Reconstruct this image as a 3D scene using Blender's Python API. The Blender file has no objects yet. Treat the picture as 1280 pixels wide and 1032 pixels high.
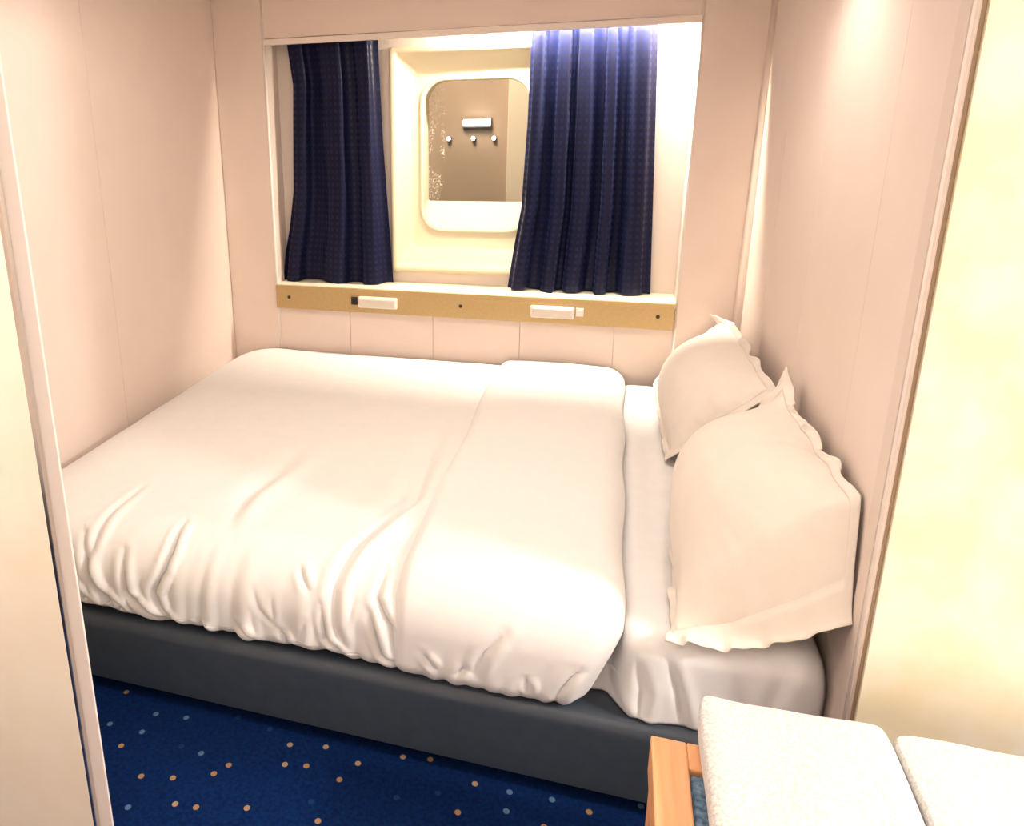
import bpy, bmesh, math, random
import numpy as np
from mathutils import Vector, Matrix
random.seed(4)
rng = np.random.default_rng(7)
scene = bpy.context.scene
COL = scene.collection

# ------------------------------------------------------------------ helpers
def link(name, mesh, mat=None, parent=None, smooth=False):
    o = bpy.data.objects.new(name, mesh)
    COL.objects.link(o)
    if mat is not None:
        mesh.materials.append(mat)
    if smooth:
        for p in mesh.polygons:
            p.use_smooth = True
    if parent is not None:
        o.parent = parent
        o.matrix_parent_inverse = parent.matrix_basis.inverted()
    return o

def obj(name, bm, mat, parent=None, smooth=False):
    bmesh.ops.recalc_face_normals(bm, faces=bm.faces)
    me = bpy.data.meshes.new(name)
    bm.to_mesh(me); bm.free()
    return link(name, me, mat, parent, smooth)

def grid_obj(name, P, mat, parent=None, thick=0.0):
    """P: (n, m, 3) array of points -> smooth grid mesh, optionally closed with a thickness"""
    n, m = P.shape[:2]
    idx = np.arange(n * m).reshape(n, m)
    f = np.stack([idx[:-1, :-1], idx[1:, :-1], idx[1:, 1:], idx[:-1, 1:]], -1).reshape(-1, 4)
    me = bpy.data.meshes.new(name)
    me.from_pydata(P.reshape(-1, 3).tolist(), [], f.tolist())
    o = link(name, me, mat, parent, True)
    if thick:
        md = o.modifiers.new('solid', 'SOLIDIFY'); md.thickness = thick; md.offset = -1
    return o

def box(bm, x0, x1, y0, y1, z0, z1, bev=0.0, seg=2):
    vs = [bm.verts.new((x, y, z)) for x in (x0, x1) for y in (y0, y1) for z in (z0, z1)]
    q = [(0, 1, 3, 2), (4, 6, 7, 5), (0, 4, 5, 1), (2, 3, 7, 6), (0, 2, 6, 4), (1, 5, 7, 3)]
    fs = [bm.faces.new([vs[i] for i in k]) for k in q]
    if bev > 0:
        es = list({e for f in fs for e in f.edges})
        bmesh.ops.bevel(bm, geom=es, offset=bev, segments=seg, profile=0.5, affect='EDGES')

def boxes(name, lst, mat, parent=None, bev=0.0, seg=2):
    bm = bmesh.new()
    for b in lst:
        t = bmesh.new(); box(t, *b, bev=bev, seg=seg)
        me = bpy.data.meshes.new('t'); t.to_mesh(me); t.free(); bm.from_mesh(me); bpy.data.meshes.remove(me)
    return obj(name, bm, mat, parent)

def cyl(bm, a, b, r0, r1=None, n=20, caps=True):
    a, b = Vector(a), Vector(b); r1 = r0 if r1 is None else r1
    d = (b - a).normalized()
    u = d.orthogonal().normalized(); v = d.cross(u)
    A = [bm.verts.new(a + (u * math.cos(t) + v * math.sin(t)) * r0) for t in [2 * math.pi * k / n for k in range(n)]]
    B = [bm.verts.new(b + (u * math.cos(t) + v * math.sin(t)) * r1) for t in [2 * math.pi * k / n for k in range(n)]]
    for k in range(n):
        bm.faces.new((A[k], A[(k + 1) % n], B[(k + 1) % n], B[k]))
    if caps:
        bm.faces.new(A[::-1]); bm.faces.new(B)

def rr(x0, x1, z0, z1, rt, rb, n=10):
    """rounded rectangle in xz, same vertex count for any radii"""
    pts = []
    for cx, cz, r, a0 in ((x1 - rt, z1 - rt, rt, 0), (x0 + rt, z1 - rt, rt, 90), (x0 + rb, z0 + rb, rb, 180), (x1 - rb, z0 + rb, rb, 270)):
        for k in range(n + 1):
            t = math.radians(a0 + 90 * k / n)
            pts.append((cx + r * math.cos(t), cz + r * math.sin(t)))
    return pts

def loft(loops, close_last=False):
    bm = bmesh.new(); prev = None
    for y, pts in loops:
        cur = [bm.verts.new((x, y, z)) for x, z in pts]
        if prev:
            for k in range(len(cur)):
                j = (k + 1) % len(cur)
                bm.faces.new((prev[k], prev[j], cur[j], cur[k]))
        prev = cur
    if close_last:
        bm.faces.new(prev)
    return bm

def empty(name, loc):
    o = bpy.data.objects.new(name, None); COL.objects.link(o)
    o.location = loc; o.empty_display_size = 0.05
    o.matrix_basis = Matrix.Translation(loc)
    return o

def tag(o, label=None, cat=None, group=None, kind=None):
    if label: o['label'] = label
    if cat: o['category'] = cat
    if group: o['group'] = group
    if kind: o['kind'] = kind
    return o

# ------------------------------------------------------------------ materials
def mat(name, col, rough=0.5, **kw):
    m = bpy.data.materials.new(name); m.use_nodes = True
    b = m.node_tree.nodes['Principled BSDF']
    b.inputs['Base Color'].default_value = (*col, 1)
    b.inputs['Roughness'].default_value = rough
    for k, v in kw.items():
        b.inputs[k.replace('_', ' ')].default_value = v
    return m

def N(m, t, **kw):
    n = m.node_tree.nodes.new(t)
    for k, v in kw.items():
        setattr(n, k, v)
    return n

def noise_col(m, c0, c1, scale=20.0, lo=0.35, hi=0.65, detail=4.0, bump=0.0, bscale=None, bdist=0.002):
    nt = m.node_tree; L = nt.links; b = nt.nodes['Principled BSDF']
    tc = N(m, 'ShaderNodeTexCoord')
    nz = N(m, 'ShaderNodeTexNoise'); nz.inputs['Scale'].default_value = scale; nz.inputs['Detail'].default_value = detail
    L.new(tc.outputs['Object'], nz.inputs['Vector'])
    r = N(m, 'ShaderNodeValToRGB')
    r.color_ramp.elements[0].position = lo; r.color_ramp.elements[0].color = (*c0, 1)
    r.color_ramp.elements[1].position = hi; r.color_ramp.elements[1].color = (*c1, 1)
    L.new(nz.outputs['Fac'], r.inputs['Fac']); L.new(r.outputs['Color'], b.inputs['Base Color'])
    if bump:
        n2 = N(m, 'ShaderNodeTexNoise'); n2.inputs['Scale'].default_value = bscale or scale; n2.inputs['Detail'].default_value = 3
        L.new(tc.outputs['Object'], n2.inputs['Vector'])
        bp = N(m, 'ShaderNodeBump'); bp.inputs['Strength'].default_value = bump; bp.inputs['Distance'].default_value = bdist
        L.new(n2.outputs['Fac'], bp.inputs['Height']); L.new(bp.outputs['Normal'], b.inputs['Normal'])
    return m

M = {}
M['wall'] = noise_col(mat('wall_laminate', (.8, .67, .59), .42), (.79, .665, .59), (.82, .695, .615), 6, .3, .7, bump=.05, bscale=260, bdist=.0006)
M['wall_plain'] = noise_col(mat('wall_panel_pale', (.84, .74, .67), .5), (.83, .73, .655), (.86, .755, .68), 5, .3, .7)
M['trim'] = mat('trim_white', (.88, .80, .74), .4)
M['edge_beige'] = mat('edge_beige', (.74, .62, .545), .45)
M['edge_brown'] = mat('edge_brown', (.36, .25, .16), .5)
M['cream'] = noise_col(mat('cream_panel', (.88, .80, .6), .4), (.86, .765, .52), (.895, .85, .69), 8, .38, .62, 7)
M['cream_pale'] = noise_col(mat('cream_panel_pale', (.88, .8, .66), .42), (.86, .77, .625), (.885, .81, .68), 9, .35, .65, 6)
M['chrome'] = mat('chrome_strip', (.75, .72, .68), .12, Metallic=1.0)
M['plastic'] = mat('window_plastic', (.88, .79, .56), .38)
M['ledge'] = mat('ledge_cream', (.88, .80, .62), .45)
M['gold'] = noise_col(mat('gold_panel', (.58, .42, .2), .42, Metallic=.25), (.49, .345, .155), (.53, .38, .18), 90, .3, .7, bump=.06, bscale=500, bdist=.0004)
M['dark'] = mat('dark_plastic', (.02, .017, .015), .4)
M['lampbody'] = mat('lamp_body', (.86, .80, .72), .35)
M['diff'] = mat('lamp_diffuser', (.74, .66, .58), .25)
M['linen'] = noise_col(mat('white_linen', (.87, .84, .80), .75, Sheen_Weight=.2), (.86, .845, .825), (.885, .87, .85), 30, .3, .7, bump=.06, bscale=900, bdist=.0004)
M['linen_fold'] = noise_col(mat('white_linen_fold', (.88, .85, .82), .75, Sheen_Weight=.2), (.87, .86, .85), (.89, .88, .87), 30, .3, .7, bump=.05, bscale=900, bdist=.0004)
M['sheet'] = noise_col(mat('white_sheet', (.87, .85, .83), .75), (.86, .855, .85), (.885, .88, .875), 30, .3, .7, bump=.06, bscale=900, bdist=.0004)
M['pillow'] = noise_col(mat('pillow_cotton', (.84, .77, .69), .78, Sheen_Weight=.15), (.83, .755, .675), (.86, .785, .71), 20, .3, .7, bump=.12, bscale=45, bdist=.004)
M['rail'] = noise_col(mat('charcoal_leatherette', (.06, .07, .085), .4), (.038, .050, .068), (.047, .061, .082), 40, .3, .7, bump=.12, bscale=420, bdist=.0006)
M['black'] = mat('plinth_black', (.008, .008, .01), .7)
M['wood'] = mat('orange_beech', (.66, .31, .12), .42)
def wood_nodes(m):
    nt = m.node_tree; L = nt.links; b = nt.nodes['Principled BSDF']
    tc = N(m, 'ShaderNodeTexCoord'); mp = N(m, 'ShaderNodeMapping'); mp.inputs['Scale'].default_value = (60, 4, 60)
    L.new(tc.outputs['Object'], mp.inputs['Vector'])
    nz = N(m, 'ShaderNodeTexNoise'); nz.inputs['Scale'].default_value = 1.5; nz.inputs['Detail'].default_value = 5; nz.inputs['Distortion'].default_value = .6
    L.new(mp.outputs['Vector'], nz.inputs['Vector'])
    r = N(m, 'ShaderNodeValToRGB')
    r.color_ramp.elements[0].position = .3; r.color_ramp.elements[0].color = (.76, .36, .16, 1)
    r.color_ramp.elements[1].position = .7; r.color_ramp.elements[1].color = (.84, .44, .22, 1)
    L.new(nz.outputs['Fac'], r.inputs['Fac']); L.new(r.outputs['Color'], b.inputs['Base Color'])
wood_nodes(M['wood'])
M['denim'] = noise_col(mat('blue_upholstery', (.10, .19, .30), .8), (.05, .11, .19), (.19, .30, .42), 130, .35, .65, 5, bump=.3, bscale=300)
M['towel'] = noise_col(mat('white_terry', (.9, .89, .87), .9, Sheen_Weight=.3), (.58, .565, .545), (.78, .77, .755), 210, .35, .6, 4, bump=.7, bscale=420, bdist=.003)
M['cover'] = mat('outside_metal', (.2, .2, .2), .5)

def curtain_mat():
    m = mat('navy_curtain', (.012, .018, .10), .5, Sheen_Weight=.08)
    nt = m.node_tree; L = nt.links; b = nt.nodes['Principled BSDF']
    b.inputs['Specular IOR Level'].default_value = .22; b.inputs['Sheen Tint'].default_value = (.35, .42, .9, 1); b.inputs['Sheen Roughness'].default_value = .4
    uv = N(m, 'ShaderNodeUVMap')
    mp = N(m, 'ShaderNodeMapping'); mp.inputs['Scale'].default_value = (1, 1, 1)
    L.new(uv.outputs['UV'], mp.inputs['Vector'])
    # small woven squares: satin blocks on a matt ground
    sep = N(m, 'ShaderNodeSeparateXYZ'); L.new(mp.outputs['Vector'], sep.inputs['Vector'])
    res = []
    for ax in ('X', 'Y'):
        mul = N(m, 'ShaderNodeMath', operation='MULTIPLY'); mul.inputs[1].default_value = 1 / .026
        L.new(sep.outputs[ax], mul.inputs[0])
        fr = N(m, 'ShaderNodeMath', operation='FRACT'); L.new(mul.outputs[0], fr.inputs[0])
        lt = N(m, 'ShaderNodeMath', operation='LESS_THAN'); lt.inputs[1].default_value = .5
        L.new(fr.outputs[0], lt.inputs[0]); res.append(lt)
    an = N(m, 'ShaderNodeMath', operation='MULTIPLY'); L.new(res[0].outputs[0], an.inputs[0]); L.new(res[1].outputs[0], an.inputs[1])
    mx = N(m, 'ShaderNodeMixRGB'); mx.inputs['Color1'].default_value = (.0009, .0019, .021, 1); mx.inputs['Color2'].default_value = (.004, .008, .050, 1)
    L.new(an.outputs[0], mx.inputs['Fac']); L.new(mx.outputs['Color'], b.inputs['Base Color'])
    rm = N(m, 'ShaderNodeMapRange'); rm.inputs['To Min'].default_value = .6; rm.inputs['To Max'].default_value = .36
    L.new(an.outputs[0], rm.inputs['Value']); L.new(rm.outputs[0], b.inputs['Roughness'])
    return m
M['curtain'] = curtain_mat()

def carpet_mat():
    m = mat('navy_carpet', (.004, .02, .10), .95, Specular_IOR_Level=.1)
    nt = m.node_tree; L = nt.links; b = nt.nodes['Principled BSDF']
    tc = N(m, 'ShaderNodeTexCoord')
    base = N(m, 'ShaderNodeTexNoise'); base.inputs['Scale'].default_value = 120; base.inputs['Detail'].default_value = 3
    L.new(tc.outputs['Object'], base.inputs['Vector'])
    r0 = N(m, 'ShaderNodeValToRGB')
    r0.color_ramp.elements[0].position = .3; r0.color_ramp.elements[0].color = (.0010, .010, .062, 1)
    r0.color_ramp.elements[1].position = .7; r0.color_ramp.elements[1].color = (.002, .023, .108, 1)
    L.new(base.outputs['Fac'], r0.inputs['Fac'])
    vo = N(m, 'ShaderNodeTexVoronoi', voronoi_dimensions='2D'); vo.inputs['Scale'].default_value = 11.5; vo.inputs['Randomness'].default_value = .85
    L.new(tc.outputs['Object'], vo.inputs['Vector'])
    lt = N(m, 'ShaderNodeMath', operation='LESS_THAN'); lt.inputs[1].default_value = .078
    L.new(vo.outputs['Distance'], lt.inputs[0])
    sp = N(m, 'ShaderNodeSeparateColor'); L.new(vo.outputs['Color'], sp.inputs[0])
    cr = N(m, 'ShaderNodeValToRGB'); cr.color_ramp.interpolation = 'CONSTANT'
    e = cr.color_ramp.elements
    e[0].position = 0; e[0].color = (.40, .225, .105, 1)
    e[1].position = .34; e[1].color = (.10, .20, .33, 1)
    x = e.new(.55); x.color = (.42, .29, .17, 1)
    x = e.new(.78); x.color = (.012, .04, .13, 1)
    x = e.new(.90); x.color = (.20, .31, .36, 1)
    L.new(sp.outputs[0], cr.inputs['Fac'])
    mx = N(m, 'ShaderNodeMixRGB'); L.new(lt.outputs[0], mx.inputs['Fac']); L.new(r0.outputs['Color'], mx.inputs['Color1']); L.new(cr.outputs['Color'], mx.inputs['Color2'])
    L.new(mx.outputs['Color'], b.inputs['Base Color'])
    n2 = N(m, 'ShaderNodeTexNoise'); n2.inputs['Scale'].default_value = 700
    L.new(tc.outputs['Object'], n2.inputs['Vector'])
    bp = N(m, 'ShaderNodeBump'); bp.inputs['Strength'].default_value = .5; bp.inputs['Distance'].default_value = .004
    L.new(n2.outputs['Fac'], bp.inputs['Height']); L.new(bp.outputs['Normal'], b.inputs['Normal'])
    return m
M['carpet'] = carpet_mat()

def emit(name, col, s):
    m = bpy.data.materials.new(name); m.use_nodes = True
    nt = m.node_tree; nt.nodes.clear()
    e = nt.nodes.new('ShaderNodeEmission'); e.inputs[0].default_value = (*col, 1); e.inputs[1].default_value = s
    o = nt.nodes.new('ShaderNodeOutputMaterial'); nt.links.new(e.outputs[0], o.inputs[0])
    return m

def glass_mat():
    m = bpy.data.materials.new('spotted_glass'); m.use_nodes = True
    nt = m.node_tree; L = nt.links; nt.nodes.clear()
    tr = nt.nodes.new('ShaderNodeBsdfTransparent'); tr.inputs[0].default_value = (.93, .92, .9, 1)
    gl = nt.nodes.new('ShaderNodeBsdfGlossy'); gl.inputs['Roughness'].default_value = .02
    mx = nt.nodes.new('ShaderNodeMixShader'); mx.inputs[0].default_value = .05
    L.new(tr.outputs[0], mx.inputs[1]); L.new(gl.outputs[0], mx.inputs[2])
    # pale noise-shaped spots down the left side of the pane
    tc = nt.nodes.new('ShaderNodeTexCoord')
    nz = nt.nodes.new('ShaderNodeTexNoise'); nz.inputs['Scale'].default_value = 75; nz.inputs['Detail'].default_value = 3; nz.inputs['Distortion'].default_value = 2.0
    L.new(tc.outputs['Object'], nz.inputs['Vector'])
    gt = nt.nodes.new('ShaderNodeMath'); gt.operation = 'GREATER_THAN'; gt.inputs[1].default_value = .585
    L.new(nz.outputs['Fac'], gt.inputs[0])
    sp = nt.nodes.new('ShaderNodeSeparateXYZ'); L.new(tc.outputs['Object'], sp.inputs[0])
    lt = nt.nodes.new('ShaderNodeMath'); lt.operation = 'LESS_THAN'; lt.inputs[1].default_value = -.145
    L.new(sp.outputs['X'], lt.inputs[0])
    n3 = nt.nodes.new('ShaderNodeTexNoise'); n3.inputs['Scale'].default_value = 9
    L.new(tc.outputs['Object'], n3.inputs['Vector'])
    g3 = nt.nodes.new('ShaderNodeMath'); g3.operation = 'GREATER_THAN'; g3.inputs[1].default_value = .46
    L.new(n3.outputs['Fac'], g3.inputs[0])
    a = nt.nodes.new('ShaderNodeMath'); a.operation = 'MULTIPLY'; L.new(gt.outputs[0], a.inputs[0]); L.new(lt.outputs[0], a.inputs[1])
    a2 = nt.nodes.new('ShaderNodeMath'); a2.operation = 'MULTIPLY'; L.new(a.outputs[0], a2.inputs[0]); L.new(g3.outputs[0], a2.inputs[1])
    df = nt.nodes.new('ShaderNodeBsdfDiffuse'); df.inputs[0].default_value = (.85, .78, .68, 1)
    m2 = nt.nodes.new('ShaderNodeMixShader'); L.new(a2.outputs[0], m2.inputs[0]); L.new(mx.outputs[0], m2.inputs[1]); L.new(df.outputs[0], m2.inputs[2])
    o = nt.nodes.new('ShaderNodeOutputMaterial'); L.new(m2.outputs[0], o.inputs[0])
    return m
M['glass'] = glass_mat()

# ------------------------------------------------------------------ dimensions (metres, camera at origin)
XL, XR = -1.575, .44          # alcove side walls
YB = 2.90                      # back wall face
ZF, ZC = -1.41, .45           # floor, alcove ceiling
ZR = .66                       # front room ceiling
RX0, RX1, RZ0, RZ1, RY = -1.355, .222, -.678, .268, 3.04   # window recess
FX0, FX1, FY0 = -1.60, 3.10, -1.25                        # front room

# ------------------------------------------------------------------ shell
tag(boxes('floor', [(FX0 - .1, FX1 + .1, FY0 - .1, 3.1, ZF - .05, ZF)], M['carpet']), kind='structure')
tag(boxes('ceiling', [(XL - .1, XR + .1, 1.02, 3.2, ZC, ZC + .05), (FX0 - .1, FX1 + .1, FY0 - .1, 1.02, ZR, ZR + .05), (XR + .1, FX1 + .1, 1.02, 1.35, ZR, ZR + .05), (FX0 - .1, XR + .1, 1.0, 1.03, ZC, ZR + .02)], M['wall_plain']), kind='structure')

g = .0006
# side walls are runs of laminate panels with hairline joints over a backing
def panels_y(x0, x1, ys, z0, z1):
    return [(x0, x1, a + g, b - g, z0, z1) for a, b in zip(ys[:-1], ys[1:])]
tag(boxes('wall_left', panels_y(XL - .02, XL, [1.0, 1.25, 2.09, YB + .02], ZF, ZC) + [(XL - .05, XL - .004, 1.0, 3.2, ZF, ZC)], M['wall'], bev=.0006, seg=1), kind='structure')
tag(boxes('wall_right', panels_y(XR, XR + .02, [1.30, 1.567, 2.03, 2.49, YB + .02], ZF, ZC) + [(XR + .004, XR + .05, 1.32, 3.2, ZF, ZC)], M['wall'], bev=.0006, seg=1), kind='structure')

# back wall: surround panels, lower panels, recess lining
W = .02
lst = []
for a, b in ((XL, RX0 - .004), (RX1 + .004, XR)):
    lst.append((a + g, b - g, YB, YB + W, ZF, ZC))                         # side panels, floor to ceiling
lst.append((RX0 - .004 + g, RX1 + .004 - g, YB + .001, YB + W, RZ1 + .024, ZC))   # header
xs = [RX0 - .004, -1.035, -.682, -.335, .015, RX1 + .004]
for a, b in zip(xs[:-1], xs[1:]):
    lst.append((a + g, b - g, YB + .004, YB + W, ZF, -.782))               # lower panels under the ledge
tag(boxes('wall_back', lst, M['wall'], bev=.0007, seg=1), kind='structure')
tag(boxes('trim_12', [(RX0 - .003, RX0, YB + .0015, 2.972, RZ0 - .02, .37), (RX0 - .05, RX0 - .012, 2.972, RY + .03, RZ0 - .02, .37)], M['edge_beige'], bev=.0005, seg=1), kind='structure')  # left jamb, darker beige stands in for shade behind the header
lin = [(RX1, RX1 + .03, YB + .006, RY + .03, RZ0 - .02, .37),
       (RX0 - .05, RX1 + .05, YB + W, RY + .03, .36, .38)]
# recess back, around the window opening
wx0, wx1, wz0, wz1 = -.884, -.246, -.628, .247
lin += [(RX0 - .05, wx0, RY, RY + .02, RZ0 - .02, .37), (wx1, RX1 + .02, RY, RY + .02, RZ0 - .02, .37),
        (wx0, wx1, RY, RY + .02, RZ0 - .02, wz0), (wx0, wx1, RY, RY + .02, wz1, .37)]
tag(boxes('trim_1', lin, M['wall_plain'], bev=.0005, seg=1), kind='structure')
tag(boxes('trim_2', [(RX0 - .002, RX1 + .002, YB - .006, YB + .016, RZ1, RZ1 + .022)], M['wall_plain'], bev=.002), kind='structure')  # strip along the header
tag(boxes('trim_3', [(RX0, RX1, YB - .008, RY + .004, RZ0 - .022, RZ0)], M['ledge'], bev=.002), kind='structure')                         # window ledge
bm = bmesh.new(); cyl(bm, (RX1 + .004, YB + .004, RZ0 - .1), (RX1 + .004, YB + .004, ZC), .006, n=10)
cyl(bm, (RX0 - .004, YB + .004, ZF), (RX0 - .004, YB + .004, ZC), .006, n=10)
cyl(bm, (RX1 + .004, YB + .004, ZF), (RX1 + .004, YB + .004, RZ0 - .1), .006, n=10)
tag(obj('trim_4', bm, M['trim'], smooth=True), kind='structure')
bm = bmesh.new(); cyl(bm, (XR + .002, YB + .002, ZF), (XR - .001, YB + .001, ZC), .036, .014, n=28)
tag(obj('trim_5', bm, M['wall'], smooth=True), kind='structure')

# front partitions on both sides of the opening
PX = -.8975
tag(boxes('wall_front_left', [(FX0, PX, .938, .9540, ZF, ZR), (FX0, PX - .04, .9540, 1.03, ZF, ZR)], M['cream_pale']), kind='structure')
tag(boxes('trim_6', [(PX - .0005, PX + .031, .9545, .9585, ZF, ZR)], M['trim'], bev=.0012), kind='structure')
bm = bmesh.new()   # slim chrome chamfer between the panel and its white edge
tri = [(PX, .9388), (PX + .0034, .9525), (PX + .0002, .9534)]
A_ = [bm.verts.new((x, y, ZF)) for x, y in tri]; B_ = [bm.verts.new((x, y, ZR)) for x, y in tri]
for k in range(3):
    bm.faces.new((A_[k], A_[(k + 1) % 3], B_[(k + 1) % 3], B_[k]))
tag(obj('trim_7', bm, M['chrome']), kind='structure')
QX = .452
tag(boxes('wall_front_right', [(QX, FX1, 1.292, 1.34, ZF, ZR)], M['cream']), kind='structure')
bm = bmesh.new(); cyl(bm, (XR + .003, 1.306, ZF), (XR + .003, 1.306, ZR), .0055, n=14)
tag(obj('trim_8', bm, M['trim'], smooth=True), kind='structure')
tag(boxes('trim_9', [(XR - .003, XR + .01, 1.311, 1.352, ZF, ZC)], M['edge_beige'], bev=.001), kind='structure')
tag(boxes('trim_10', [(XR + .006, QX - .0005, 1.299, 1.34, ZF, ZR)], M['edge_brown'], bev=.001), kind='structure')
# the room the photographer stands in
tag(boxes('wall_room_left', [(FX0 - .05, FX0, FY0, 1.03, ZF, ZR)], M['wall_plain']), kind='structure')
tag(boxes('wall_room_right', [(FX1, FX1 + .05, FY0, 1.34, ZF, ZR)], M['wall_plain']), kind='structure')
tag(boxes('wall_room_rear', [(FX0, FX1, FY0 - .05, FY0, ZF, ZR)], M['wall_plain']), kind='structure')

# ------------------------------------------------------------------ window
win = tag(empty('window_1', (-.56, 3.05, -.19)), kind='structure')
AX0, AX1, AZ0, AZ1 = -.784, -.334, -.475, .137
fr = loft([(3.041, rr(wx0 - .004, wx1 + .004, wz0 - .004, wz1 + .004, .012, .012)),
           (3.026, rr(wx0 - .002, wx1 + .002, wz0 - .002, wz1 + .002, .012, .012)),
           (3.023, rr(wx0 + .004, wx1 - .004, wz0 + .004, wz1 - .004, .012, .012)),
           (3.024, rr(wx0 + .018, wx1 - .018, wz0 + .018, wz1 - .018, .012, .012)),
           (3.032, rr(wx0 + .024, wx1 - .024, wz0 + .024, wz1 - .024, .014, .014)),
           (3.055, rr(wx0 + .034, wx1 - .034, wz0 + .045, wz1 - .034, .03, .03)),
           (3.062, rr(wx0 + .042, wx1 - .042, wz0 + .060, wz1 - .045, .04, .04)),
           (3.098, rr(wx0 + .062, wx1 - .062, wz0 + .088, wz1 - .085, .05, .05)),
           (3.104, rr(wx0 + .070, wx1 - .070, wz0 + .096, wz1 - .092, .05, .05)),
           (3.104, rr(AX0, AX1, AZ0, AZ1, .092, .092))])
obj('frame', fr, M['plastic'], win, True)
tn = loft([(3.104, rr(AX0, AX1, AZ0, AZ1, .092, .092)),
           (3.099, rr(AX0 + .004, AX1 - .004, AZ0 + .004, AZ1 - .004, .092, .092)),
           (3.100, rr(AX0 + .012, AX1 - .012, AZ0 + .012, AZ1 - .012, .09, .09)),
           (3.112, rr(AX0 + .014, AX1 - .014, AZ0 + .020, AZ1 - .016, .09, .085)),
           (3.225, rr(-.785, -.352, -.372, .126, .085, .014)),
           (3.262, rr(-.785, -.352, -.363, .126, .085, .010))])
obj('porthole_lining', tn, M['plastic'], win, True)
bm = bmesh.new(); P_ = [bm.verts.new((x, 0, z)) for x, z in rr(-.222, .222, -.25, .25, .085, .01)]
bm.faces.new(P_)
gp = obj('glass_pane', bm, M['glass'], None); gp.location = (-.5685, 3.255, -.118)
gp.parent = win; gp.matrix_parent_inverse = win.matrix_basis.inverted()
bm = bmesh.new()
cyl(bm, (-.80, 3.06, -.50), (-.80, 3.06, -.497), .004, n=10)
bm.free()

# night outside: a lit bulkhead across the gap, with lights
hullm = noise_col(mat('outside_brown', (.30, .20, .13), .8), (.40, .29, .20), (.45, .33, .23), 1.2, .35, .65)
tanm = noise_col(mat('outside_tan', (.50, .40, .28), .8), (.74, .62, .46), (.80, .68, .51), 1.2, .35, .65)
tag(boxes('dockside_wall', [(-3.6, -.96, 7.0, 7.3, -2.5, 2.4)], hullm, bev=.01), 'dull brown wall seen through the porthole in the dark', 'wall')
tag(boxes('dockside_pillar', [(-.96, .6, 6.9, 7.3, -2.5, 2.4)], tanm, bev=.01), 'paler tan upright at the right side of the porthole view', 'pillar')
lm = emit('lamp_white', (1, .97, .92), 9)
t = tag(empty('reflected_bar', (-1.24, 6.97, -.09)), 'wide white bar outside the porthole, standing in for a reflection', 'lamp')  # glowing bar set outside in place of a reflection in the pane
boxes('housing', [(-1.37, -1.11, 6.955, 6.998, -.13, -.05)], M['cover'], t, bev=.006)
boxes('diffuser', [(-1.355, -1.13, 6.915, 6.96, -.112, -.062), (-1.165, -1.115, 6.915, 6.96, -.112, -.050)], lm, t, bev=.008)
for x, lab in ((-1.49, 'small round white light outside the porthole, leftmost of the row of three'),
               (-1.268, 'small round white light outside the porthole, middle of the row of three'),
               (-1.085, 'small round white light outside the porthole, rightmost of the row of three')):
    t = tag(empty('dock_light', (x, 6.99, -.222)), lab, 'light', 'row of small lights outside the porthole')
    bm = bmesh.new(); cyl(bm, (x, 6.96, -.222), (x, 7.0, -.222), .019, .021, n=16); obj('housing', bm, M['cover'], t)
    bm = bmesh.new(); bmesh.ops.create_uvsphere(bm, u_segments=14, v_segments=8, radius=.018, matrix=Matrix.Translation((x, 6.957, -.222)))
    obj('bulb', bm, lm, t, True)

# ------------------------------------------------------------------ gold fascia under the ledge, with lamps and switches
fas = tag(empty('fascia_panel', ((RX0 + RX1) / 2, YB - .01, -.728)), 'long gold panel across the back wall under the window ledge', 'panel')
fb = boxes('panel_board', [(RX0, RX1 - .004, YB - .022, YB + .003, -.778, -.6785 - .0225)], M['gold'], fas, bev=.0015)
boxes('panel_lip', [(RX0, RX1 - .004, YB - .0225, YB - .0085, -.7015, -.6795)], M['gold'], fas, bev=.0012)
for x in (-1.296, -.565, .163):
    bm = bmesh.new(); cyl(bm, (x, YB - .0245, -.729), (x, YB - .020, -.729), .0065, .008, n=14)
    obj('screw', bm, M['dark'], fb)
for x0, lab in ((-.985, 'slim white reading lamp on the gold panel beneath the left curtain'),
                (-.294, 'slim white reading lamp on the gold panel beneath the right curtain')):
    t = tag(empty('reading_lamp', (x0 + .08, YB - .022, -.73)), lab, 'lamp', 'reading lamps on the gold panel')
    boxes('lamp_body', [(x0, x0 + .163, YB - .038, YB - .021, -.755, -.708)], M['lampbody'], t, bev=.006, seg=3)
    boxes('diffuser', [(x0 + .007, x0 + .156, YB - .042, YB - .034, -.749, -.715)], M['diff'], t, bev=.004)
t = tag(empty('wall_socket', (-1.005, YB - .022, -.729)), 'small dark square socket left of a reading lamp', 'socket')
boxes('plate', [(-1.018, -.992, YB - .028, YB - .021, -.745, -.713)], M['dark'], t, bev=.002)
boxes('jack', [(-1.010, -1.0, YB - .031, YB - .027, -.735, -.723)], M['black'], t, bev=.001)
t = tag(empty('light_switch', (-.111, YB - .022, -.727)), 'small white square switch right of a reading lamp', 'switch')
boxes('plate', [(-.126, -.098, YB - .027, YB - .021, -.744, -.711)], M['lampbody'], t, bev=.002)
boxes('rocker', [(-.120, -.104, YB - .031, YB - .026, -.738, -.717)], M['trim'], t, bev=.0015)

# recess strip light up behind the header
t = tag(empty('strip_light', (-.12, 2.945, .33)), 'bright strip light hidden behind the header above the right curtain', 'light')
boxes('housing', [(-.50, .21, 2.9215, 2.942, .338, .359)], M['lampbody'], t, bev=.003)
bm = bmesh.new(); cyl(bm, (-.49, 2.931, .325), (.20, 2.931, .325), .009, n=14)
obj('tube', bm, emit('tube_glow', (1.0, .90, .74), 950), t, True)

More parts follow.
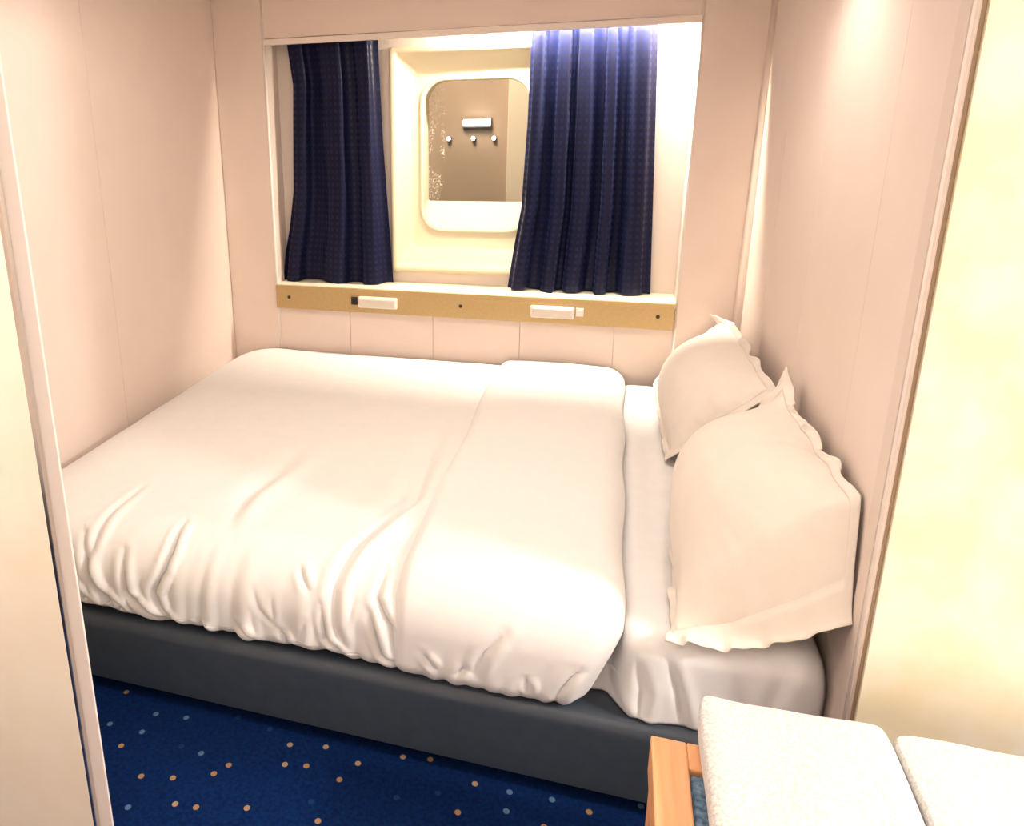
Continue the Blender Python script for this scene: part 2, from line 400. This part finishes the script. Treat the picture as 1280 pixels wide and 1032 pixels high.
# ------------------------------------------------------------------ curtains
def curtain(name, zt, zb, left, right, seed, label, nf, group, amp, side):
    n, m = 240, 120
    u = np.linspace(0, 1, n)[:, None]; v = np.linspace(0, 1, m)[None, :]
    z = zt + (zb - zt) * v + 0 * u
    lz = np.interp(-z, [-a for a, _ in left], [b for _, b in left])
    rz = np.interp(-z, [-a for a, _ in right], [b for _, b in right])
    r = np.random.default_rng(seed)
    # uneven fold phase
    ph = np.cumsum(r.uniform(.55, 1.45, nf * 2)); ph = np.concatenate([[0], ph]); ph /= ph[-1]
    phase = np.interp(u, ph, np.arange(nf * 2 + 1) * math.pi)
    tight = 1 - .45 * v
    # sharp pleats near the head, softer lower down
    w1 = np.cos(phase + .35 * np.sin(3 * v + u * 5))
    w = np.sign(w1) * np.abs(w1) ** (0.75 + 0 * v)
    w2 = np.cos(phase * 1.9 + 1.3 + 1.2 * v) * .28
    y = 2.982 + amp * (.62 + .38 * v) * (w + w2 * (1 - v * .6)) + .010 * np.sin(2.2 * v + seed)
    xs = lz + (rz - lz) * u
    xs = xs + .35 * (rz - lz) / nf * .5 * np.sin(phase * 2) * .35 * tight
    xs = np.clip(xs, np.minimum(lz, rz), np.maximum(lz, rz))
    zz = z + (v ** 8) * (.004 * np.cos(phase * .5 + seed))
    P = np.stack([xs, np.clip(y, 2.944, 3.014) , zz], -1)
    o = grid_obj(name, P, M['curtain'], thick=.002)
    me = o.data
    uvl = me.uv_layers.new(name='UVMap')
    fw = 1.75 * abs(right[0][1] - left[0][1])
    co = np.zeros(len(me.loops), dtype=np.int32); me.loops.foreach_get('vertex_index', co)
    U = np.stack([np.broadcast_to(u * fw, (n, m)), np.broadcast_to((zt - z), (n, m))], -1).reshape(-1, 2)
    uvl.data.foreach_set('uv', U[co].astype(np.float32).ravel())
    return tag(o, label, 'curtain', group)
curtain('curtain', .335, -.676, [(.335, -1.305), (.27, -1.300), (.12, -1.281), (-.30, -1.300), (-.45, -1.325), (-.56, -1.352), (-.677, -1.370)],
        [(.335, -.925), (-.1, -.908), (-.45, -.886), (-.68, -.873)], 3,
        'dark navy curtain hanging in shade at the left of the window', 3, 'curtains in the window recess', .026, 0)
curtain('curtain', .335, -.676, [(.335, -.336), (.2, -.338), (-.05, -.342), (-.36, -.356), (-.50, -.378), (-.677, -.402)],
        [(.335, .086), (.2, .094), (-.677, .137)], 11,
        'checked navy curtain brightly lit at its top, partly covering the right of the porthole', 5, 'curtains in the window recess', .030, 1)
bm = bmesh.new(); cyl(bm, (RX0 - .01, 2.982, .343), (RX1, 2.982, .343), .006, n=10)
tag(obj('trim_11', bm, M['trim'], smooth=True), kind='structure')

# ------------------------------------------------------------------ bed
YR = 1.335   # front of rail
bed = tag(empty('bed', (-.57, 2.1, ZF)), 'low double bed base with dark charcoal padded rail in the alcove', 'bed')
def profile_bar(name, pts, x0, x1, m, parent, nx=2):
    bm = bmesh.new(); A = [bm.verts.new((x0, y, z)) for y, z in pts]; B = [bm.verts.new((x1, y, z)) for y, z in pts]
    for k in range(len(pts)):
        j = (k + 1) % len(pts); bm.faces.new((A[k], A[j], B[j], B[k]))
    bm.faces.new(A[::-1]); bm.faces.new(B)
    o = obj(name, bm, m, parent, True)
    md = o.modifiers.new('es', 'EDGE_SPLIT'); md.split_angle = math.radians(40)
    return o
pr = [(YR + .002, -1.362), (YR, -1.35), (YR, -1.232)]
for k in range(9):
    a = math.radians(180 - 90 * k / 8); pr.append((YR + .032 + .032 * math.cos(a), -1.212 + .032 * math.sin(a)))
pr += [(1.42, -1.178), (1.42, -1.362)]
profile_bar('rail', pr, XL + .004, XR - .005, M['rail'], bed)
boxes('plinth', [(XL + .01, XR - .012, 1.44, 2.86, ZF + .001, -1.362)], M['black'], bed)
boxes('slat_base', [(XL + .006, XR - .006, 1.421, 2.87, -1.361, -1.182)], M['black'], bed)

# sheet-covered mattress: rounded block with light wrinkles on the front
def smooth_noise(x, y, seed, sc):
    r = np.random.default_rng(seed); out = 0
    for k in range(10):
        a = r.uniform(0, 2 * math.pi); f = r.uniform(.6, 1.6) * sc
        out = out + np.sin(f * (x * math.cos(a) + y * math.sin(a)) + r.uniform(0, 6.28))
    return out / 10

def crease(x, s, pts, width, depth):
    """signed ridge/valley along a polyline in (x, s)"""
    best = np.full(np.broadcast(x, s).shape, 9.0); side = np.zeros_like(best); tt = np.zeros_like(best)
    L = 0; lens = [math.dist(a, b) for a, b in zip(pts[:-1], pts[1:])]; tot = sum(lens)
    for (a, b), l in zip(zip(pts[:-1], pts[1:]), lens):
        dx, ds = b[0] - a[0], b[1] - a[1]
        t = np.clip(((x - a[0]) * dx + (s - a[1]) * ds) / (l * l), 0, 1)
        px, ps = x - (a[0] + t * dx), s - (a[1] + t * ds)
        d = np.hypot(px, ps); w = d < best
        best = np.where(w, d, best); side = np.where(w, np.sign(px * ds - ps * dx) * d, side); tt = np.where(w, (L + t * l) / tot, tt)
        L += l
    env = np.clip(np.sin(np.clip(tt, .02, 1) * math.pi * .93 + .12), 0, 1)
    q = side / width
    return depth * env * (-np.exp(-q * q * 2.2) + .75 * np.exp(-(q - 1.25) ** 2 * 1.6) + .35 * np.exp(-(q + 1.3) ** 2 * 1.6))

def cloth(x0, x1, yb, zt, yf, zb, R, nx, ns, disp, zt_fn=None, rb=.05, name='cloth', m=None, parent=None, x_fn=None, thick=0.0, drop=0.05):
    """top surface from the back (y=yb) to the front, over a rounded edge, down to zb; displaced along its normal"""
    flat = yb - yf - R; arc = R * math.pi / 2; down = (zt - R) - zb
    tot = flat + arc + down
    # denser toward the front
    s = np.concatenate([np.linspace(0, flat - .35, ns // 3, endpoint=False), np.linspace(flat - .35, tot, ns - ns // 3)])[None, :]
    X = np.linspace(x0, x1, nx)[:, None] + 0 * s
    S = s + 0 * X
    th = np.clip((S - flat) / R, 0, math.pi / 2)
    y = np.where(S < flat, yb - S, yf + R - R * np.sin(th))
    z = np.where(S < flat, zt, zt - R + R * np.cos(th))
    z = z - np.clip(S - flat - arc, 0, None)
    ny = np.where(S < flat, 0, -np.sin(th)); nz = np.where(S < flat, 1, np.cos(th))
    d = disp(X, S, flat, arc, tot)
    y = y + ny * d; z = z + nz * d
    if x_fn is not None:
        X = x_fn(X, S, flat, arc, tot)
    P = np.stack([X, y, z], -1)
    return P

matt = tag(empty('mattress', (-.57, 2.1, -1.18)), 'mattress under a white fitted sheet, bare strip beside the pillows', 'mattress')
def d_sheet(X, S, flat, arc, tot):
    fr_ = np.clip((S - flat + .03) / .25, 0, 1)
    d = .0025 * smooth_noise(X, S, 5, 22) * (.3 + fr_)
    for p, w, h in (([(.09, 1.50), (.11, 1.58), (.10, 1.66), (.13, 1.70)], .018, .010), ([(.14, 1.46), (.17, 1.56), (.20, 1.66), (.20, 1.72)], .014, .007),
                    ([(.05, 1.60), (.09, 1.66), (.14, 1.69)], .016, .010), ([(.27, 1.52), (.30, 1.60), (.36, 1.70)], .02, .006), ([(.36, 1.45), (.33, 1.58), (.29, 1.71)], .02, .006)):
        d = d + crease(X, S, p, w, h)
    # hem gathers
    e = np.clip((S - (tot - .10)) / .10, 0, 1)
    d = d + e * .003 * np.sin(X * 75 + 3 * np.sin(X * 31))
    # long soft dents where the pillows press
    d = d + crease(X, S, [(.12, .15), (.13, .7), (.12, 1.25)], .03, .004)
    return d
P = cloth(-1.505, .434, 2.84, -.990, 1.362, -1.1755, .05, 260, 150, d_sheet)
low = np.clip((.090 - P[..., 0]) / .05, 0, 1); low = low * low * (3 - 2 * low)
P[..., 2] -= .016 * low * (P[..., 2] > -1.10)
P[..., 1] += .060 * low * np.clip((1.50 - P[..., 1]) / .14, 0, 1)
# round the right-hand end of the mattress down and inward
xr = np.clip((P[..., 0] - .36) / .068, 0, 1)
drop = .055 * (1 - np.sqrt(np.clip(1 - xr ** 2, 0, 1)))
P[..., 2] -= drop * (P[..., 2] > -1.10)
P[..., 1] += .05 * (1 - np.sqrt(np.clip(1 - xr ** 2, 0, 1))) * (P[..., 1] < 1.45)
sheet = grid_obj('fitted_sheet', P, M['sheet'], matt, thick=.004)
boxes('mattress_core', [(-1.49, .415, 1.43, 2.83, -1.1765, -1.045)], M['sheet'], matt, bev=.03, seg=4)

CREASES = [
 ([(-1.169, 1.311), (-1.163, 1.432), (-1.164, 1.502), (-1.166, 1.56), (-1.18, 1.646)], .016, .006),
 ([(-.955, 1.487), (-.961, 1.561), (-.987, 1.61), (-.979, 1.665), (-.936, 1.704)], .016, .012),
 ([(-1.077, 1.539), (-1.064, 1.624), (-1.017, 1.673), (-.955, 1.708)], .016, .012),
 ([(-.853, .945), (-.857, 1.132), (-.886, 1.356), (-.887, 1.424)], .05, .007),
 ([(-.828, 1.103), (-.868, 1.277), (-.854, 1.399), (-.82, 1.483)], .03, .005),
 ([(-.96, 1.444), (-.949, 1.528), (-.961, 1.561)], .015, .008),
 ([(-.46, .95), (-.44, 1.2), (-.5, 1.381), (-.525, 1.477), (-.538, 1.541), (-.533, 1.62), (-.495, 1.692)], .022, .012),
 ([(-.564, 1.575), (-.554, 1.651), (-.511, 1.696)], .012, .009),
 ([(-.63, 1.511), (-.597, 1.558)], .012, .005),
 ([(-.666, 1.657), (-.644, 1.707)], .014, .008),
 ([(-.435, 1.487), (-.44, 1.546), (-.407, 1.594), (-.389, 1.686)], .015, .010),
 ([(-1.202, 1.516), (-1.156, 1.622), (-1.107, 1.69), (-1.05, 1.708)], .016, .013),
 ([(-1.129, 1.636), (-1.077, 1.684)], .014, .010),
 ([(-1.25, 1.58), (-1.20, 1.66), (-1.15, 1.70)], .015, .011),
 ([(-.878, 1.673), (-.855, 1.715)], .014, .008),
 ([(-.77, 1.66), (-.738, 1.709)], .014, .008),
 ([(-.476, .683), (-.469, 1.153), (-.506, 1.35), (-.53, 1.492)], .045, .008),
 ([(-.45, 1.573), (-.426, 1.669), (-.385, 1.698)], .013, .009),
 ([(-.408, 1.582), (-.377, 1.649)], .012, .007)]
duv = tag(empty('duvet', (-.75, 2.1, -.985)), 'thick white duvet spread over the bed with its top end folded back', 'duvet')
def pucker(X, S, tot, seed):
    """gathers that grow toward the hem"""
    e = np.clip((S - (tot - .30)) / .30, 0, 1) ** 1.6
    r = np.random.default_rng(seed)
    w = X * 58 + 1.4 * np.sin(X * 17 + seed) + 9 * (S - tot) * np.sin(X * 6 + 1)
    am = .5 + .5 * np.sin(X * 9.3 + 1.1 * seed)
    return e * (.0045 * (.35 + am) * np.sin(w) + .003 * np.sin(w * 1.9 + 1.0))
def d_duvet(X, S, flat, arc, tot):
    d = .006 * smooth_noise(X, S, 21, 7) + .0022 * smooth_noise(X, S, 22, 26)
    for p, w, h in CREASES:
        d = d + crease(X, S, p, w * .9, h * 1.35)
    d = d + pucker(X, S, tot, 2)
    rc = np.random.default_rng(33)
    for k in range(13):
        x0, s0 = rc.uniform(-1.5, -.42), rc.uniform(1.50, 1.64); l = rc.uniform(.05, .11); sl = rc.uniform(-.5, .5)
        d = d + crease(X, S, [(x0, s0), (x0 + sl * l * .4, s0 + l * .5), (x0 + sl * l * 1.3, s0 + l)], rc.uniform(.008, .012), rc.uniform(.002, .0038))
    # hem turns in
    e = np.clip((S - (tot - .035)) / .035, 0, 1)
    d = d - .020 * e ** 2.2
    # full and puffy, dipping along back and side edges
    d = d - .020 * np.exp(-np.clip(S, 0, None) / .05)
    xl = np.clip((-1.32 - X) / .25, 0, 1)
    d = d - .085 * xl ** 3 * np.clip((flat + arc - S) / .10, 0, 1)
    d = d + .014 * np.exp(-((S - flat - arc * .9) / .13) ** 2)
    return d
P = cloth(-1.570, -.372, 2.893, -.952, 1.350, -1.168, .12, 300, 380, d_duvet)
P[..., 2] += (.004 + .004 * np.sin(P[..., 0] * 21 + 1)) * (P[..., 2] < -1.14)
# keep the right rim tucked under the fold
e = np.clip((P[..., 0] + .405) / .033, 0, 1); P[..., 2] -= .020 * e * (P[..., 1] > 1.40); P[..., 1] += .018 * e * (P[..., 1] <= 1.45)
grid_obj('duvet_body', P, M['linen'], duv, thick=.006)

FC = [([(-.163, 1.584), (-.196, 1.627), (-.21, 1.694)], .016, .009), ([(-.233, 1.672), (-.256, 1.705)], .013, .008),
      ([(.004, 1.63), (-.016, 1.697)], .014, .010), ([(-.33, 1.66), (-.30, 1.70)], .012, .006), ([(-.10, 1.67), (-.08, 1.71)], .012, .006)]
FX0_, FX1_ = -.402, .058
def d_fold(X, S, flat, arc, tot):
    d = .004 * smooth_noise(X, S, 31, 8)
    for p, w, h in FC:
        d = d + crease(X, S, p, w, h)
    e = np.clip((S - (tot - .14)) / .14, 0, 1) ** 2
    d = d + e * (.003 * np.sin(X * 75 + 2 * np.sin(X * 20)) + .002 * np.sin(X * 140))
    e = np.clip((S - (tot - .04)) / .04, 0, 1)
    d = d - .022 * e ** 2.0
    d = d - .02 * np.exp(-np.clip(S, 0, None) / .05)
    # pillow-like cross-section: crisp rolled left rim, broad right shoulder
    q = (X - FX0_) / (FX1_ - FX0_)
    d = d - .034 * (1 - np.sqrt(np.clip(1 - np.clip(1 - q / .07, 0, 1) ** 2, 0, 1)))
    d = d - .052 * (1 - np.sqrt(np.clip(1 - np.clip((q - .86) / .14, 0, 1) ** 2, 0, 1)))
    d = d + .010 * np.sin(np.clip(q, 0, 1) * math.pi) + .012 * np.exp(-((S - flat - arc * .9) / .13) ** 2)
    return d
def x_fold(X, S, flat, arc, tot):
    q = (X - FX0_) / (FX1_ - FX0_)
    f = np.clip((S - flat - arc * .6) / (tot - flat - arc * .6), 0, 1)
    rt = -.062 * f ** 1.3 * q ** 2
    wob = .006 * np.sin(S * 9 + 1) * (1 - q) + .004 * np.sin(S * 14) * q
    return X + rt + wob
P = cloth(FX0_, FX1_, 2.894, -.932, 1.342, -1.170, .12, 130, 300, d_fold, x_fn=x_fold)
grid_obj('folded_end', P, M['linen_fold'], duv, thick=.006)

# ------------------------------------------------------------------ pillows
def pillow(name, Bn, Bf, Tf, Tn, bulge_front, bulge_back, label, seed, sag=0.0, flange=.06, gather=0.006, warp=None, near_w=.5, near_p=.6):
    """flat-seamed pillow with a flange; corners: bottom near/far, top far/near (world)"""
    Bn, Bf, Tf, Tn = [np.array(v, float) for v in (Bn, Bf, Tf, Tn)]
    c = (Bn + Bf + Tf + Tn) / 4
    o = tag(empty(name, tuple(c)), label, 'pillow', 'pillows leaning on the right wall')
    n = 110
    u = np.linspace(0, 1, n)[:, None, None]; v = np.linspace(0, 1, n)[None, :, None]
    S = (1 - u) * (1 - v) * Bn + u * (1 - v) * Bf + u * v * Tf + (1 - u) * v * Tn
    nrm = np.cross(Bf - Bn, Tn - Bn); nrm = nrm / np.linalg.norm(nrm)
    if nrm[2] < 0: nrm = -nrm
    uu, vv = u[..., 0] + 0 * v[..., 0], v[..., 0] + 0 * u[..., 0]
    if warp is not None:
        S = S + warp(uu, vv)
    r = np.random.default_rng(seed)
    # flange ripple along the rim
    rim = np.minimum(np.minimum(uu, 1 - uu), np.minimum(vv, 1 - vv))
    rp = np.clip(1 - rim / flange, 0, 1)
    S = S + (rp * gather * np.clip(1.15 - 1.0 * vv * (1 - uu), .15, 1) * (np.sin(uu * 31 + seed) + np.sin(vv * 27 + 2 * seed) + .6 * np.sin(uu * 67 + vv * 55)))[..., None] * nrm
    S = S + (sag * np.sin(uu * math.pi) * (vv))[..., None] * np.array([0, 0, -1.0])
    # inner body coordinate 0..1 inside the flange
    a = np.clip((uu - flange) / (1 - 2 * flange), 0, 1); b = np.clip((vv - flange) / (1 - 2 * flange), 0, 1)
    sd = lambda t, w, p: np.sin(np.clip(t / w, 0, 1) * math.pi / 2) ** p
    body = sd(a, near_w, near_p) * sd(1 - a, .5, .6) * sd(b, .5, .65) * sd(1 - b, .5, .75)
    cr = .0035 * smooth_noise(uu, vv, seed + 50, 16) * (body > 0) * np.clip(1 - body, .25, 1) * 2
    edge_w = np.clip(1 - body * 1.6, 0, 1) * (body > 0) * .0012 * (np.sin(np.arctan2(b - .5, a - .5) * 13 + seed) + np.sin(np.arctan2(b - .5, a - .5) * 29))
    front = S + (body * bulge_front + cr + edge_w)[..., None] * nrm
    back = S - (body * bulge_back)[..., None] * nrm
    # cushion: closed front and back within flange
    k0, k1 = int(flange * (n - 1)), n - 1 - int(flange * (n - 1))
    F, B = front[k0:k1 + 1, k0:k1 + 1], back[k0:k1 + 1, k0:k1 + 1]
    nn = F.shape[0]
    verts = np.concatenate([F.reshape(-1, 3), B.reshape(-1, 3) - .0015 * nrm])
    idx = np.arange(nn * nn).reshape(nn, nn)
    f1 = np.stack([idx[:-1, :-1], idx[1:, :-1], idx[1:, 1:], idx[:-1, 1:]], -1).reshape(-1, 4)
    f2 = f1[:, ::-1] + nn * nn
    ring = np.concatenate([idx[:, 0], idx[-1, 1:], idx[::-1, -1][1:], idx[0, ::-1][1:]])
    f3 = np.array([[ring[k], ring[k] + nn * nn, ring[k + 1] + nn * nn, ring[k + 1]] for k in range(len(ring) - 1)])
    me = bpy.data.meshes.new('cushion'); me.from_pydata(verts.tolist(), [], np.concatenate([f1, f2, f3]).tolist())
    me.update()
    bm = bmesh.new(); bm.from_mesh(me); bmesh.ops.recalc_face_normals(bm, faces=bm.faces); bm.to_mesh(me); bm.free()
    link('cushion', me, M['pillow'], o, True)
    # flange: the rim strip only
    fl = []; idx = np.arange(n * n).reshape(n, n)
    for i in range(n - 1):
        for j in range(n - 1):
            if not (k0 < i + .5 < k1 and k0 < j + .5 < k1):
                fl.append([idx[i, j], idx[i + 1, j], idx[i + 1, j + 1], idx[i, j + 1]])
    me = bpy.data.meshes.new('flange'); me.from_pydata(S.reshape(-1, 3).tolist(), [], [[int(q) for q in f] for f in fl])
    bm = bmesh.new(); bm.from_mesh(me)
    bmesh.ops.delete(bm, geom=[v_ for v_ in bm.verts if not v_.link_faces], context='VERTS')
    bm.to_mesh(me); bm.free()
    fo = link('flange', me, M['pillow'], o, True)
    md = fo.modifiers.new('solid', 'SOLIDIFY'); md.thickness = .003; md.offset = 0
    return o
def warp_far(u, v):
    d = np.zeros(u.shape + (3,))
    # far top corner pokes up
    k = np.clip(u - .86, 0, 1) / .14 * np.clip(v - .86, 0, 1) / .14
    rim = np.clip((v - .93) / .07, 0, 1) * np.sin(np.clip(u, 0, 1) * math.pi)
    d[..., 2] += rim * .008 * np.sin(u * 27); d[..., 0] -= rim * .005 * (1 + np.sin(u * 35))
    d[..., 2] += -.01 * k; d[..., 0] -= .055 * k
    return d
pillow('pillow', (.175, 2.16, -.972), (.165, 2.84, -.972), (.395, 2.86, -.700), (.405, 1.985, -.675), .112, .03,
       'off-white pillow against the right wall, the farther one in the corner', 3, warp=warp_far, gather=.0028)
def warp_near(u, v):
    d = np.zeros(u.shape + (3,))
    k = np.clip(u - .88, 0, 1) / .12 * np.clip(v - .88, 0, 1) / .12
    d[..., 2] += .055 * k
    rim = np.clip((v - .93) / .07, 0, 1) * np.sin(np.clip(u, 0, 1) * math.pi)
    d[..., 2] += rim * (.009 * np.sin(u * 22 + 1) + .002 * np.sin(u * 47)); d[..., 0] -= rim * .006 * (1 + np.sin(u * 33))
    # the near end drops away: the open end of the case lies almost flat
    q = np.clip(1 - u / .11, 0, 1); q = q * q * (3 - 2 * q)
    ex = np.interp(v, [0, .35, .7, 1], [.141, .254, .352, .436]); ez = np.interp(v, [0, .35, .7, 1], [-.972, -.971, -.926, -.870])
    bx = .142 + (.436 - .142) * v; bz = -.973 + (-.650 + .973) * v
    d[..., 0] += q * (ex - bx); d[..., 2] += q * (ez - bz)
    return d
pillow('pillow', (.142, 1.335, -.973), (.200, 2.13, -.970), (.402, 1.91, -.645), (.436, 1.335, -.650), .135, .02,
       'off-white pillow against the right wall, the nearer one overhanging the bed edge', 8, warp=warp_near, gather=.006, near_w=.40, near_p=1.0, flange=.05)

# ------------------------------------------------------------------ bench with towels
ZS = -.98
ben = tag(empty('bench', (.62, .85, ZF)), 'low orange wooden bench with blue upholstered top in the right foreground', 'bench')
bx0, bx1, by0, by1 = .106, 1.10, .62, 1.10
for nm, b in (('left_rail', (bx0, bx0 + .054, by0, by1, ZS - .07, ZS)), ('right_rail', (bx1 - .058, bx1, by0, by1, ZS - .07, ZS)),
              ('back_rail', (bx0 + .054, bx1 - .058, by1 - .055, by1, ZS - .07, ZS)), ('front_rail', (bx0 + .054, bx1 - .058, by0, by0 + .055, ZS - .07, ZS))):
    boxes('rail', [b], M['wood'], ben, bev=.003)
for x in (bx0 + .004, bx1 - .049):
    for y in (by0 + .004, by1 - .049):
        boxes('leg', [(x, x + .045, y, y + .045, ZF, ZS - .07)], M['wood'], ben, bev=.003)
boxes('seat_pad', [(bx0 + .0545, bx1 - .0585, by0 + .0555, by1 - .0555, ZS - .05, ZS - .006)], M['denim'], ben, bev=.008, seg=3)

def folded_towel(x0, x1, y0, y1, z0, h, label, layers, seed):
    o = tag(empty('towel', ((x0 + x1) / 2, (y0 + y1) / 2, z0)), label, 'towel', 'folded towels on the bench')
    bm = bmesh.new(); box(bm, x0, x1, y0, y1, z0, z0 + h)
    bmesh.ops.subdivide_edges(bm, edges=bm.edges[:], cuts=14, use_grid_fill=True)
    me = bpy.data.meshes.new('folded_cloth'); bm.to_mesh(me); bm.free()
    n = len(me.vertices); co = np.zeros(n * 3); me.vertices.foreach_get('co', co); co = co.reshape(-1, 3)
    cx = np.array([(x0 + x1) / 2, (y0 + y1) / 2, z0 + h / 2]); hf = np.array([(x1 - x0) / 2, (y1 - y0) / 2, h / 2])
    q = (co - cx)
    rr_ = .016
    inner = np.clip(q, -(hf - rr_), hf - rr_); dlt = q - inner
    ln = np.linalg.norm(dlt, axis=1, keepdims=True); ln[ln == 0] = 1
    q = np.where(np.linalg.norm(dlt, axis=1, keepdims=True) > 0, inner + dlt / ln * rr_, q)
    top = (q[:, 2] > 0)
    q[:, 2] += top * (.006 * smooth_noise(q[:, 0], q[:, 1], seed, 18) + .004 * smooth_noise(q[:, 0], q[:, 1], seed + 1, 40))
    q[:, 0] += .006 * smooth_noise(q[:, 1], q[:, 2], seed + 2, 20) * (q[:, 0] < 0)
    me.vertices.foreach_set('co', (q + cx).ravel())
    c = link('folded_cloth', me, M['towel'], o, True)
    md = c.modifiers.new('ss', 'SUBSURF'); md.levels = 1; md.render_levels = 2
    return o
folded_towel(.176, .450, .60, 1.165, ZS + .001, .052, 'folded white terry towel nearest the wooden rail on the bench', 2, 4)
folded_towel(.4545, .96, .62, 1.165, ZS + .001, .050, 'folded white towel lying right of the other towel, in front of the yellow panel', 2, 9)

# ------------------------------------------------------------------ lights
def light(name, kind, loc, power, col, size=None, target=None, **kw):
    l = bpy.data.lights.new(name, kind); l.energy = power; l.color = col
    if kind == 'AREA':
        l.shape = 'RECTANGLE' if isinstance(size, tuple) else 'DISK'
        if isinstance(size, tuple): l.size, l.size_y = size
        else: l.size = size
    elif size is not None and kind in ('POINT', 'SPOT'):
        l.shadow_soft_size = size
    for k, v in kw.items(): setattr(l, k, v)
    o = bpy.data.objects.new(name, l); COL.objects.link(o); o.location = loc
    if target is not None:
        o.rotation_euler = (Vector(target) - Vector(loc)).to_track_quat('-Z', 'Y').to_euler()
    return o
light('entrance_lamp', 'POINT', (2.4, .66, .56), 195, (1, .965, .92), .09)
light('room_ceiling_lamp', 'AREA', (.1, -.1, ZR - .03), 12, (1, .92, .85), (1.4, 1.0), (.1, -.1, -2))
light('left_panel_fill', 'POINT', (-1.45, .70, -.15), 14, (1, .92, .82), .06)  # unseen fill added to brighten the left panel, kept off the pillow
light('alcove_ceiling_lamp', 'AREA', (-.6, 1.8, ZC - .015), 9, (1, .89, .79), (1.4, .5), (-.6, 1.8, -2))
light('alcove_downlight', 'SPOT', (.22, 1.85, ZC - .02), 11, (1, .88, .78), .03, (.30, 1.85, -1), spot_size=math.radians(120), spot_blend=.8)
light('dock_fill', 'AREA', (-1.6, 5.0, 2.0), 170, (1, .85, .66), 1.0, (-1.5, 7, 0))  # unseen fill added to brighten the wall outside the porthole

w = bpy.data.worlds.new('night'); scene.world = w; w.use_nodes = True
w.node_tree.nodes['Background'].inputs[0].default_value = (.01, .012, .02, 1)
w.node_tree.nodes['Background'].inputs[1].default_value = 1

# ------------------------------------------------------------------ camera
f, CX, CY = 954.968, 464, 420
yaw, pitch, roll = -.314596316, .281875089, .0227201486
cy, sy, cp, sp, cr, sr = math.cos(yaw), math.sin(yaw), math.cos(pitch), math.sin(pitch), math.cos(roll), math.sin(roll)
fwd = Vector((sy * cp, cy * cp, -sp)); right = Vector((cy, -sy, 0)); down = fwd.cross(right)
r2 = cr * right + sr * down; d2 = -sr * right + cr * down
cam = bpy.data.cameras.new('camera'); co = bpy.data.objects.new('camera', cam); COL.objects.link(co)
mw = Matrix((r2, -d2, -fwd)).transposed().to_4x4()
co.matrix_world = mw
cam.sensor_fit = 'HORIZONTAL'; cam.sensor_width = 36; cam.lens = f / 1280 * 36
cam.shift_x = (640 - CX) / 1280; cam.shift_y = (CY - 516) / 1280
cam.clip_start = .02
scene.camera = co

vs = scene.view_settings
vs.view_transform = 'Standard'; vs.look = 'None'; vs.gamma = 1; vs.use_curve_mapping = False; vs.exposure = 0.0
